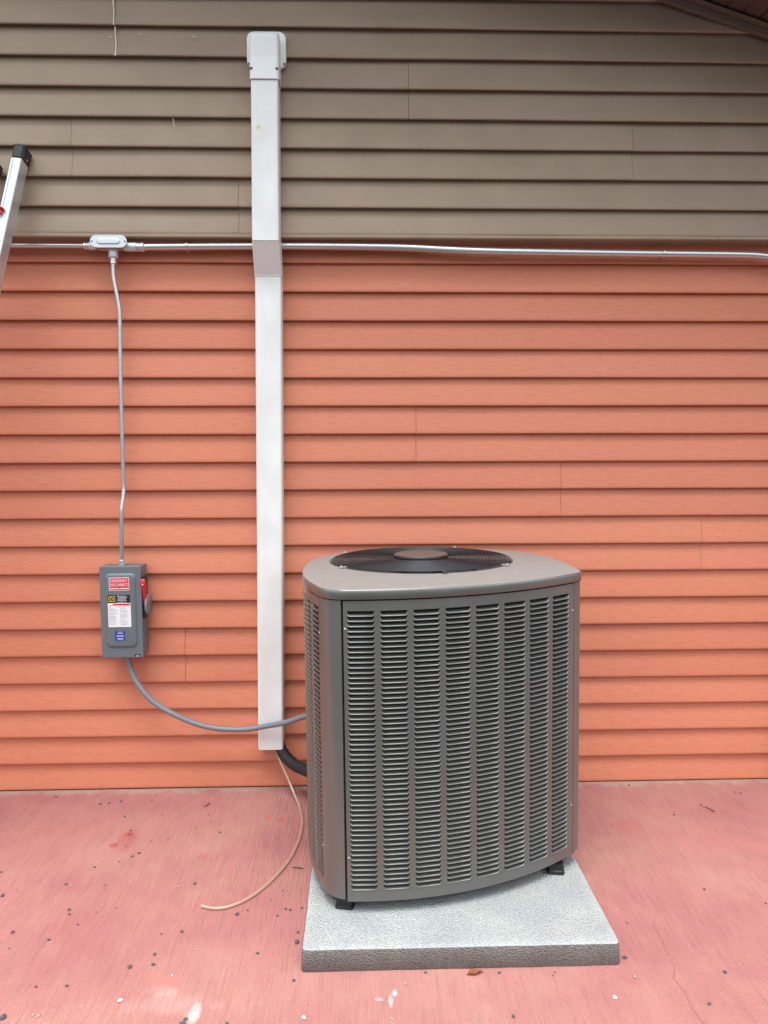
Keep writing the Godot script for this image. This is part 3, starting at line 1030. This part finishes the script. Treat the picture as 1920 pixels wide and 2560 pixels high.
# a stamped louvre: lip outside at the foot, sheet leaning inwards to the top, ends drawn back flush
func louver_points() -> Array:
	var us := [[-0.5 * LW, 0.0], [-0.5 * LW + 0.0022, 0.5], [-0.5 * LW + 0.006, 1.0], [0.0, 1.0], [0.5 * LW - 0.006, 1.0], [0.5 * LW - 0.0022, 0.5], [0.5 * LW, 0.0]]
	var prof := [[0.0012, -0.0035], [0.0, 0.0005], [0.0008, 0.0024], [0.0022, 0.0028], [0.0042, 0.0004], [0.0064, -0.0066], [0.0086, -0.0150]]
	var rows := []
	for u in us:
		var r := PackedVector3Array()
		for i in prof.size():
			var y: float = prof[i][0]
			var y_end := LP * i / (prof.size() - 1.0)
			r.append(Vector3(u[0], lerpf(y_end, y, u[1]), prof[i][1] * u[1]))
		rows.append(r)
	return rows

func panel_mesh(s0: float, s1: float, y0: float, y1: float, cols: Array) -> ArrayMesh:
	var st := st_new()
	var yl := LB
	var yh := LB + LP * LN + 0.002
	var cuts := [s0, s1]
	for c in cols:
		cuts.append(c); cuts.append(c + LW)
	cuts.sort()
	for i in cuts.size() - 1:
		var a: float = cuts[i]
		var b: float = cuts[i + 1]
		var slot := false
		for c in cols:
			if (a + b) * 0.5 > c and (a + b) * 0.5 < c + LW: slot = true
		var n: int = max(1, int(ceil((b - a) / 0.02)))
		for k in n:
			var p := lerpf(a, b, float(k) / n)
			var q := lerpf(a, b, float(k + 1) / n)
			var spans := [[y0, y1]] if not slot else [[y0, yl], [yh, y1]]
			st.set_smooth_group(0)
			for sp in spans:
				quad(st, at_plan(p, sp[0]), at_plan(p, sp[1]), at_plan(q, sp[1]), at_plan(q, sp[0]))
			st.set_smooth_group(1)
			quad(st, at_plan(p, y1), at_plan(p, y1, -0.014), at_plan(q, y1, -0.014), at_plan(q, y1))
			quad(st, at_plan(p, y0), at_plan(q, y0), at_plan(q, y0, -0.014), at_plan(p, y0, -0.014))
			if slot:
				quad(st, at_plan(p, yh), at_plan(q, yh), at_plan(q, yh, -0.006), at_plan(p, yh, -0.006))
	st.set_smooth_group(2)
	for s in [s0, s1]:
		quad(st, at_plan(s, y0), at_plan(s, y0, -0.014), at_plan(s, y1, -0.014), at_plan(s, y1))
	# shallow pressed beads on the ribs between the slots
	st.set_smooth_group(3)
	for i in range(1, cols.size()):
		var m: float = (cols[i - 1] + LW + cols[i]) * 0.5
		quad(st, at_plan(m - 0.0022, LB - 0.004), at_plan(m - 0.0022, yh + 0.016), at_plan(m, yh + 0.013, 0.0013), at_plan(m, LB, 0.0013))
		quad(st, at_plan(m, LB, 0.0013), at_plan(m, yh + 0.013, 0.0013), at_plan(m + 0.0022, yh + 0.016), at_plan(m + 0.0022, LB - 0.004))
	return finish(st)

func louver_frame(s: float, row: int) -> Transform3D:
	var n := plan_normal(s)
	var z := Vector3(n.x, 0, n.y)
	var x := Vector3.UP.cross(z).normalized()
	var a := plan_at(s - LW * 0.5)
	var b := plan_at(s + LW * 0.5)
	var mid := (a + b) * 0.5
	return Transform3D(Basis(x, Vector3.UP, z), Vector3(mid.x, LB + LP * row, mid.y))

func make_panel(called: String, s0: float, s1: float, first: float, ncols: int, unit: Node, singles: int) -> MeshInstance3D:
	var cols := []
	for i in ncols: cols.append(first + i * 0.1054)
	var p := part(called, panel_mesh(s0, s1, 0.115, 1.1015, cols), M.unit, unit)
	var pts := louver_points()
	var st := st_new()
	loft(st, pts, false, 0)
	var one := finish(st)
	var rest := st_new()
	rest.set_smooth_group(0)
	var made := 0
	var more := 0
	for c in ncols:
		for r in LN:
			var xf := louver_frame(cols[c] + LW * 0.5, LN - 1 - r)
			if made < singles:
				var o := part("louver", one, M.unit, p)
				o.transform = xf
				made += 1
			else:
				rest.append_from(one, 0, xf)
				more += 1
	if more > 0:
		var o := part("louvers", rest.commit(), M.unit, p)
		o.set_meta("kind", "stuff")
	return p

func make_unit() -> void:
	make_outline()
	var pivot := Vector3(0.27, 0.072, 0.72)
	var t := thing("air_conditioner", "tall grey louvred air conditioner condenser with a round fan guard on top", "air conditioner", pivot)
	t.rotation.z = deg_to_rad(0.5)
	var unit := Node3D.new()   # parts are laid out in wall coordinates, then shifted under the base point
	var total := run_[run_.size() - 1]
	var front_end := 0.0
	var best := 9.0
	for i in outline.size():     # the right seam of the front panel
		var d := outline[i].distance_to(Vector2(0.7535, 0.8694))
		if d < best:
			best = d
			front_end = run_[i]
	var left_start := total      # the seam between left post and left panel
	best = 9.0
	for i in range(outline.size() / 2, outline.size()):
		var d := outline[i].distance_to(Vector2(-0.128, 1.058))
		if d < best:
			best = d
			left_start = run_[i]
	# cabinet panels
	var fp := make_panel("front_panel", 0.004, front_end, 0.0165, 8, unit, 300)
	fp.set_meta("label", "bowed front panel with eight columns of louvres")
	make_panel("side_panel", left_start - 0.86, left_start, left_start - 0.012 - LW - 7 * 0.1054, 8, unit, 0).set_meta("label", "bowed side panel beside the white line cover")
	make_panel("side_panel", front_end + 0.075, front_end + 0.60, front_end + 0.095, 4, unit, 0)
	make_panel("back_panel", front_end + 0.60, left_start - 0.862, front_end + 0.64, int((left_start - 0.9 - front_end - 0.64) / 0.1054), unit, 0)
	# corner posts
	for sp in [[left_start + 0.0015, total - 0.0035], [front_end + 0.0025, front_end + 0.0735]]:
		var st := st_new()
		var n := 14
		for k in n:
			var p := lerpf(sp[0], sp[1], float(k) / n)
			var q := lerpf(sp[0], sp[1], float(k + 1) / n)
			st.set_smooth_group(0)
			quad(st, at_plan(p, 0.121), at_plan(p, 1.1035), at_plan(q, 1.1035), at_plan(q, 0.121))
			st.set_smooth_group(1)
			quad(st, at_plan(p, 1.1035), at_plan(p, 1.1035, -0.012), at_plan(q, 1.1035, -0.012), at_plan(q, 1.1035))
			quad(st, at_plan(p, 0.121), at_plan(q, 0.121), at_plan(q, 0.121, -0.012), at_plan(p, 0.121, -0.012))
		st.set_smooth_group(2)
		for s in sp: quad(st, at_plan(s, 0.121), at_plan(s, 0.121, -0.02), at_plan(s, 1.1035, -0.02), at_plan(s, 1.1035))
		part("corner_post", finish(st), M.unit, unit)
	# near-black sheet behind the louvres, the interior shade put into its colour
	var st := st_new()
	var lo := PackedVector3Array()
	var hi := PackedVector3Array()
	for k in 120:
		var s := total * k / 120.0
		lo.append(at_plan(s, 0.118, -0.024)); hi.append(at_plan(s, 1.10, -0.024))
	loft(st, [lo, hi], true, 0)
	part("dark_liner", finish(st), M.dark, unit)
	# base pan
	st = st_new()
	var rows := []
	for p in [[0.103, -0.02], [0.105, -0.012], [0.119, -0.010], [0.121, -0.016]]:
		var r := PackedVector3Array()
		for k in 120: r.append(at_plan(total * k / 120.0, p[0], p[1]))
		rows.append(r)
	loft(st, rows, true, -1)
	fan_cap(st, rows[0]); fan_cap(st, rows[3], true)
	part("base_pan", finish(st), M.foot, unit)
	# feet
	for p in [[-0.060, 1.078, 0.2], [0.685, 0.900, 0.15], [0.62, 0.29, 0.0], [-0.06, 0.33, 0.0]]:
		st = st_new()
		var fr := []
		for l in [[0.0702, 0.060, 0.050], [0.0722, 0.062, 0.052], [0.080, 0.060, 0.050], [0.082, 0.054, 0.044], [0.094, 0.053, 0.043], [0.1035, 0.052, 0.042]]:
			var ring := PackedVector3Array()
			for q in round_rect(l[1], l[2], 0.008, 3):
				var v := q.rotated(-p[2])
				ring.append(Vector3(p[0] + v.x, l[0] + 0.002, p[1] - v.y))
			fr.append(ring)
		loft(st, fr, true, -1)
		fan_cap(st, fr[0]); fan_cap(st, fr[5], true)
		part("foot", finish(st), M.foot, unit)
	# lid: skirt, rounded shoulder, gently crowned top, round opening
	var fc := Vector2(0.243, 0.515)
	var fr_ := 0.360
	var n := 200
	st = st_new()
	var prof := [[1.1065, -0.010], [1.1065, 0.0035], [1.1075, 0.0045], [1.1305, 0.0045], [1.1345, 0.0034], [1.1372, 0.0008], [1.1386, -0.004], [1.1392, -0.012]]
	var rings := []
	for p in prof:
		var r := PackedVector3Array()
		for k in n: r.append(at_plan(total * k / n, p[0], p[1]))
		rings.append(r)
	var last: PackedVector3Array = rings[rings.size() - 1]
	var rim := PackedVector3Array()
	for v in last:
		var dir := (Vector2(v.x, v.z) - fc).normalized()
		rim.append(Vector3(fc.x + dir.x * fr_, 1.1455, fc.y + dir.y * fr_))
	for f in [0.3, 0.6, 0.85, 0.96]:
		var r := PackedVector3Array()
		for k in n:
			var v := last[k].lerp(rim[k], f)
			v.y = 1.139 + 0.0065 * sin(f * PI * 0.5)
			r.append(v)
		rings.append(r)
	for p in [[fr_, 1.1448], [fr_ - 0.003, 1.142], [fr_ - 0.005, 1.135], [fr_ - 0.006, 1.09], [fr_ - 0.004, 1.03]]:
		var r := PackedVector3Array()
		for k in n:
			var dir := (Vector2(last[k].x, last[k].z) - fc).normalized()
			r.append(Vector3(fc.x + dir.x * p[0], p[1], fc.y + dir.y * p[0]))
		rings.append(r)
	loft(st, rings.slice(0, 6), true, 0)
	part("lid_skirt", finish(st), M.unit, unit)
	st = st_new()
	loft(st, rings.slice(5, 13), true, 0)
	loft(st, rings.slice(12), true, 4)
	var lid := part("lid", finish(st), M.lid, unit)
	lid.set_meta("label", "dusty rounded lid with pale grains of grit")
	# fan guard: wire rings on radial stays
	st = st_new()
	var ctr := Vector3(fc.x, 0, fc.y)
	var rad := 0.112
	while rad < 0.352:
		var ring := PackedVector3Array()
		for k in 49:
			var a := TAU * k / 48.0
			ring.append(ctr + Vector3(cos(a) * rad, 1.1505 + 0.004 * (1.0 - pow(rad / 0.355, 2.0)), sin(a) * rad))
		tube(st, ring, 0.0021, 5, false)
		rad += 0.0130
	for k in 8:
		var a := TAU * (k + 0.35) / 8.0
		var d := Vector3(cos(a), 0, sin(a))
		tube(st, PackedVector3Array([ctr + d * 0.09 + Vector3(0, 1.151, 0), ctr + d * 0.24 + Vector3(0, 1.149, 0), ctr + d * 0.355 + Vector3(0, 1.146, 0)]), 0.0026, 6)
	var guard := part("fan_guard", finish(st), M.guard, unit)
	guard.set_meta("label", "black round wire fan guard")
	st = st_new()
	lathe(st, [[0.090, 1.149], [0.106, 1.151], [0.1075, 1.163], [0.104, 1.1675]], Transform3D(Basis(), ctr), 40)
	part("hub_ring", finish(st), M.guard, guard)
	st = st_new()
	lathe(st, [[0.1042, 1.1673], [0.100, 1.1692], [0.06, 1.1710], [0.0, 1.1718]], Transform3D(Basis(), ctr), 40)
	part("hub_plate", finish(st), M.rust, guard)
	for a in [0.62, 1.42, 2.55, 3.75, 5.2]:
		st = st_new()
		var d := Vector3(cos(a), 0, sin(a))
		var bs := Basis(d, Vector3.UP, d.cross(Vector3.UP))
		box(st, ctr + d * 0.364 + Vector3(0, 1.149, 0), Vector3(0.030, 0.0035, 0.016), 0.001, bs)
		lathe(st, [[0.0, 0.005], [0.0045, 0.004], [0.005, 0.0]], Transform3D(Basis(), ctr + d * 0.371 + Vector3(0, 1.1505, 0)), 8)
		part("guard_clip", finish(st), M.guard if a > 1 and a < 2 else M.screw, guard)
	# fan
	for k in 4:
		st = st_new()
		var rws := []
		for i in 6:
			var f := i / 5.0
			var rr := lerpf(0.06, 0.335, f)
			var r := PackedVector3Array()
			for j in 5:
				var a := TAU * k / 4.0 + lerpf(-0.45, 0.55, j / 4.0) * lerpf(0.9, 1.0, f) + 0.25 * f
				r.append(ctr + Vector3(cos(a) * rr, 1.06 + (j - 2) * 0.018 * lerpf(1.2, 0.8, f), sin(a) * rr))
			rws.append(r)
		loft(st, rws, false, 0)
		part("fan_blade", finish(st), M.blade, unit)
	st = st_new()
	lathe(st, [[0.0, 0.98], [0.08, 0.98], [0.085, 1.0], [0.085, 1.13], [0.0, 1.135]], Transform3D(Basis(), ctr), 24)
	part("fan_motor", finish(st), M.foot, unit)
	# screws along the panel edges
	for q in [[0.0095, 1.012], [0.0105, 0.262], [front_end - 0.007, 1.005], [front_end - 0.007, 0.30], [left_start - 0.006, 0.985], [left_start - 0.006, 0.27]]:
		st = st_new()
		var s: float = q[0]
		var nn := plan_normal(s)
		lathe(st, [[0.0, 0.003], [0.0025, 0.0026], [0.0038, 0.001], [0.0044, 0.0006], [0.0044, 0.0]], along(Vector3(nn.x, 0, nn.y), at_plan(s, q[1])), 10)
		part("screw", finish(st), M.screw, unit)
	for c in unit.get_children():
		unit.remove_child(c)
		c.position -= pivot
		t.add_child(c, true)
	unit.free()

# ------------------------------------------------------------------ lines between things

func make_lines() -> void:
	var st := st_new()
	tube(st, curve([Vector3(-1.0585, 0.655, 0.062), Vector3(-1.0570, 0.63, 0.063), Vector3(-1.0432, 0.5805, 0.067), Vector3(-1.0109, 0.5189, 0.077), Vector3(-0.9463, 0.448, 0.09), Vector3(-0.8621, 0.3968, 0.1), Vector3(-0.7583, 0.3501, 0.105), Vector3(-0.6539, 0.3247, 0.108), Vector3(-0.5284, 0.3205, 0.110), Vector3(-0.4235, 0.338, 0.116), Vector3(-0.3371, 0.3646, 0.15), Vector3(-0.2504, 0.4084, 0.2), Vector3(-0.19, 0.43, 0.29), Vector3(-0.165, 0.435, 0.352)], 6), 0.0122, 14)
	single("flexible_conduit", finish(st), M.flex, "grey flexible conduit sagging from the switch box to the condenser", "conduit")
	st = st_new()
	tube(st, curve([Vector3(-0.392, 0.30, 0.045), Vector3(-0.386, 0.235, 0.048), Vector3(-0.374, 0.200, 0.056), Vector3(-0.345, 0.170, 0.08), Vector3(-0.300, 0.155, 0.13), Vector3(-0.235, 0.160, 0.21), Vector3(-0.155, 0.175, 0.335)], 8), [0.026, 0.026, 0.0262, 0.0265, 0.0258, 0.0262, 0.0265, 0.026, 0.0256, 0.0262, 0.0268, 0.0262, 0.0256, 0.0265, 0.027, 0.0262, 0.0257, 0.0262, 0.0268, 0.0275, 0.0265, 0.0258, 0.0262, 0.027, 0.0272, 0.0262, 0.0258, 0.0265, 0.0272, 0.0264, 0.0262, 0.026, 0.026, 0.0264, 0.0268, 0.0262, 0.0258, 0.026, 0.0264, 0.0262, 0.026, 0.026, 0.026, 0.026, 0.026, 0.026, 0.026, 0.026, 0.026], 16)
	single("refrigerant_line", finish(st), M.foam, "black foam-wrapped refrigerant line leaving the foot of the white cover", "pipe")
	st = st_new()
	tube(st, curve([Vector3(-0.405, 0.26, 0.05), Vector3(-0.397, 0.215, 0.054), Vector3(-0.386, 0.185, 0.062), Vector3(-0.362, 0.145, 0.08), Vector3(-0.30, 0.148, 0.15), Vector3(-0.18, 0.15, 0.312)], 6), 0.0028, 8)
	single("control_wire", finish(st), M.copper, "thin copper-coloured wire beside the black refrigerant line", "wire")
	st = st_new()
	tube(st, curve([Vector3(-0.402, 0.27, 0.06), Vector3(-0.399, 0.215, 0.062), Vector3(-0.380, 0.16, 0.075), Vector3(-0.345, 0.095, 0.105), Vector3(-0.310, 0.04, 0.155), Vector3(-0.279, 0.0078, 0.225), Vector3(-0.2585, 0.0075, 0.345), Vector3(-0.256, 0.0075, 0.462), Vector3(-0.2657, 0.0075, 0.571), Vector3(-0.2891, 0.0075, 0.6857), Vector3(-0.3228, 0.0075, 0.7786), Vector3(-0.3622, 0.0075, 0.8594), Vector3(-0.4078, 0.0075, 0.9237), Vector3(-0.4551, 0.0075, 0.9610), Vector3(-0.4858, 0.0075, 0.973), Vector3(-0.5189, 0.0075, 0.9735), Vector3(-0.5579, 0.0085, 0.9605)], 5), 0.0054, 12, false)
	single("drain_tube", finish(st), M.clear, "clear plastic drain tube curling over the red concrete", "tube")

# ------------------------------------------------------------------ ladder

func make_ladder() -> void:
	var head := Vector3(-1.426, 2.852, 0.105)
	var dir := Vector3(-0.135, -1.0, 0.25)
	var foot := head + dir * (head.y - 0.0) / 1.0
	var t := thing("ladder", "aluminium ladder with black rail caps leaning on the wall", "ladder", foot)
	var up := (head - foot).normalized()
	var length := head.distance_to(foot)
	var x := Vector3(1, 0, 0)
	x = (x - up * x.dot(up)).normalized()
	var fwd := x.cross(up).normalized()
	var bs := Basis(x, up, fwd)
	var loc := func(a: float, b: float, c: float) -> Vector3: return x * a + up * b + fwd * c
	for r in [[0.0, 0.0, 1.0], [-0.43, 0.0, 1.0]]:
		var st := st_new()
		var l := length - 0.058
		# channel section rail: web with two flanges
		box(st, loc.call(r[0], l * 0.5 + 0.02, 0.0), Vector3(0.040, l - 0.04, 0.066), 0.003, bs)
		box(st, loc.call(r[0] + 0.0165, l * 0.5 + 0.02, 0.0346), Vector3(0.009, l - 0.05, 0.006), 0.002, bs)
		box(st, loc.call(r[0] - 0.0165, l * 0.5 + 0.02, 0.0346), Vector3(0.009, l - 0.05, 0.006), 0.002, bs)
		var rail := part("rail", finish(st), M.alu, t)
		st = st_new()
		box(st, loc.call(r[0], length - 0.032, -0.001), Vector3(0.047, 0.066, 0.076), 0.008, bs)
		box(st, loc.call(r[0], length - 0.004, -0.002), Vector3(0.049, 0.016, 0.079), 0.006, bs)
		part("rail_cap", finish(st), M.black, rail)
		st = st_new()
		lathe(st, [[0.0, 0.002], [0.0032, 0.0015], [0.004, 0.0]], along(x, loc.call(r[0] + 0.0235, length - 0.045, -0.006)), 10)
		part("rivet", finish(st), M.bright, rail)
		st = st_new()
		box(st, loc.call(r[0], 0.024, 0.0), Vector3(0.05, 0.05, 0.085), 0.006, bs)
		part("rail_foot", finish(st), M.black, rail)
	# inner section of the ladder
	for a in [-0.102, -0.328]:
		var st := st_new()
		var l := length - 0.085
		box(st, loc.call(a, l * 0.5 + 0.2, -0.012), Vector3(0.030, l - 0.4, 0.045), 0.003, bs)
		var rail := part("inner_rail", finish(st), M.alu, t)
		st = st_new()
		box(st, loc.call(a, length - 0.098, -0.012), Vector3(0.036, 0.05, 0.052), 0.006, bs)
		part("rail_cap", finish(st), M.black, rail)
	var y := 0.28
	while y < length - 0.2:
		var st := st_new()
		box(st, loc.call(-0.215, y, 0.0), Vector3(0.40, 0.026, 0.036), 0.006, bs)
		part("rung", finish(st), M.alu, t)
		y += 0.285
	var st := st_new()
	box(st, loc.call(-0.026, length - 0.315, 0.040), Vector3(0.036, 0.030, 0.020), 0.005, bs)
	box(st, loc.call(-0.022, length - 0.302, 0.044), Vector3(0.044, 0.008, 0.022), 0.003, bs)
	part("lock_lever", finish(st), M.red_plastic, t)

# ------------------------------------------------------------------ things lying on the slab

func stone_mesh(seed_: int) -> ArrayMesh:
	var r := RandomNumberGenerator.new(); r.seed = seed_
	var st := st_new()
	var rows := []
	for l in [[0.0, 0.55], [0.22, 0.92], [0.55, 1.0], [0.85, 0.72], [1.0, 0.30]]:
		var ring := PackedVector3Array()
		for k in 7:
			var a := TAU * k / 7.0 + r.randf_range(-0.2, 0.2)
			var q: float = l[1] * r.randf_range(0.78, 1.1)
			ring.append(Vector3(cos(a) * q * 1.25, l[0] * 0.95 + r.randf_range(-0.05, 0.05) * (1.0 if l[0] > 0 else 0.0), sin(a) * q * 0.9))
		rows.append(ring)
	loft(st, rows, true, -1)
	fan_cap(st, rows[0]); fan_cap(st, rows[4], true)
	return finish(st)

func pebble_label(p: Array) -> String:
	var at := Vector2(p[0], p[1])
	if p[2] == 4 and at.x > -0.5: return "largest dark pebble, lying against the side of the grey pad"
	if p[2] == 4: return "largest dark pebble on the open slab, beside two tan pebbles"
	if at.distance_to(Vector2(-0.955, 0.47)) < 0.1: return "dark pebble lying on the dark red stain"
	if at.y < 0.16 and at.x < 0: return "dark pebble near the foot of the siding under the switch box"
	if at.y < 0.16: return "dark pebble near the foot of the siding beyond the condenser"
	if at.x > 0.8 and at.y < 0.4: return "dark pebble on the slab close to the short twig"
	if at.x > 0.79: return "dark pebble on the slab beyond the pad, near the crack"
	if at.x > 0.0: return "dark pebble in front of the front edge of the grey pad"
	if at.x > -0.45 and at.y > 0.8: return "dark pebble between the end of the clear tube and the grey pad"
	if at.y < 0.7: return "dark pebble on the slab between the siding and the clear tube"
	if at.x < -0.8: return "dark pebble on the open red slab well away from the pad"
	return "dark pebble on the red slab in front of the clear tube"

func pale_label(base: String, p: Array) -> String:
	if p[0] > 0.0: return base.replace("lying", "lying in front of the pad") if base.contains("loose") else "white stone chip beyond the corner of the grey pad"
	if p[1] < 0.25: return base + " near the siding"
	return base

func make_litter() -> void:
	var shapes := []
	for i in 6: shapes.append(stone_mesh(100 + i))
	var dark := [[-1.176,0.15,3],[-1.138,0.142,2],[-1.09,0.128,2],[-1.401,0.074,2],[-1.029,0.276,2],[-0.954,0.129,1],[-0.87,0.271,1],[-0.945,0.074,1],[-0.592,0.43,2],[-0.703,0.381,1],[-0.671,0.266,1],[-0.644,0.339,1],[-0.856,0.493,1],[-0.793,0.48,1],[-0.898,0.61,2],[-0.878,0.586,2],[-0.936,0.648,1],[-1.018,0.684,2],[-1.082,0.797,2],[-0.935,0.811,1],[-1.012,0.956,3],[-1.001,0.983,2],[-0.951,1.042,2],[-0.914,0.973,1],[-0.851,0.95,1],[-1.149,1.077,3],[-1.014,1.121,2],[-1.123,1.16,1],[-1.28,0.863,3],[-1.357,0.706,2],[-0.613,0.809,3],[-0.659,1.102,1],[-0.595,1.093,2],[-0.654,1.205,3],[-0.645,1.254,3],[-0.714,1.263,3],[-0.964,1.341,2],[-0.874,1.341,2],[-1.003,1.464,4],[-0.43,1.003,3],[-0.268,0.977,2],[-0.251,0.984,2],[-0.212,0.973,2],[-0.292,1.015,2],[-0.326,0.919,1],[-0.289,0.865,1],[-0.398,0.98,1],[-0.214,1.11,2],[-0.214,1.161,4],[-0.333,1.211,2],[-0.208,1.34,3],[-0.494,1.488,3],[-0.499,1.503,3],[-0.376,1.507,2],[-0.967,0.4,2],[-0.949,0.528,1],[1.251,0.047,2],[1.716,0.136,1],[1.733,0.148,2],[1.5,0.258,2],[1.504,0.276,1],[1.344,0.344,2],[1.221,0.911,2],[1.396,1.003,2],[0.809,1.272,3],[1.087,1.348,3],[0.979,1.478,2],[0.877,1.097,1],[0.186,1.319,2],[0.408,1.327,2],[0.576,1.331,1],[0.567,1.344,1],[0.414,1.508,2]]
	var pale := [[-1.488,0.172,1],[-1.487,0.213,1],[-1.058,0.804,1],[-0.669,0.829,2],[-0.474,0.699,2],[-0.525,1.186,2],[-0.924,1.457,2],[-0.907,1.461,2],[-0.212,1.247,1],[0.809,1.359,2],[0.122,1.364,2],[0.077,1.505,2]]
	var white := [[-0.698,1.409,3],[-0.167,1.493,3],[-0.576,1.305,1],[0.72,1.444,3]]
	for set_ in [[dark, M.stone, "pebble", "small dark grey pebble lying loose on the red concrete", "dark pebbles on the slab"], [pale, M.stone_pale, "pale_pebble", "small tan pebble lying loose on the red concrete", "tan pebbles on the slab"], [white, M.stone_white, "stone_chip", "small white stone chip lying on the red concrete", "white stone chips on the slab"]]:
		for p in set_[0]:
			var lab: String = pebble_label(p) if set_[2] == "pebble" else pale_label(set_[3], p)
			var o := single(set_[2], shapes[rng.randi() % 6], set_[1], lab, "pebble", Vector3(p[0], 0.0003, p[1]), set_[4])
			var s: float = [0.0, 0.0033, 0.0048, 0.0063, 0.0085][p[2]] * rng.randf_range(0.9, 1.15)
			o.scale = Vector3(s, s * rng.randf_range(0.8, 1.1), s)
			o.rotation.y = rng.randf() * TAU
	# dry leaf against the pad
	var st := st_new()
	var rows := []
	for i in 7:
		var f := i / 6.0
		var hw := 0.010 * sin(PI * clampf(f, 0.04, 0.97)) + 0.0006
		var r := PackedVector3Array()
		for j in 5:
			var u := j / 2.0 - 1.0
			r.append(Vector3(lerpf(-0.026, 0.026, f), 0.002 + 0.008 * absf(u) * sin(PI * f) + 0.004 * sin(f * 9.0 + u), u * hw))
		rows.append(r)
	loft(st, rows, false, 0)
	var leaf := single("dry_leaf", finish(st), M.leaf, "curled brown dry leaf on the red concrete against the grey pad", "leaf", Vector3(0.334, 0.0015, 1.328))
	leaf.rotation.y = 0.25
	# twigs
	for p in [[1.511, 0.28, 1.53, 0.328, "short dark twig on the red concrete right beside two pebbles"], [-0.702, 0.196, -0.686, 0.159, "dark sliver of bark on the red concrete near the siding"], [-0.268, 0.713, -0.226, 0.721, "thin dark twig on the red concrete beside the clear tube"]]:
		st = st_new()
		var a := Vector3(p[0], 0.0022, p[1])
		var b := Vector3(p[2], 0.0022, p[3])
		tube(st, curve([Vector3.ZERO, (b - a) * 0.5 + Vector3(0.002, 0.001, 0.001), b - a], 3), 0.0018, 5)
		single("twig", finish(st), M.twig, p[4], "twig", a)
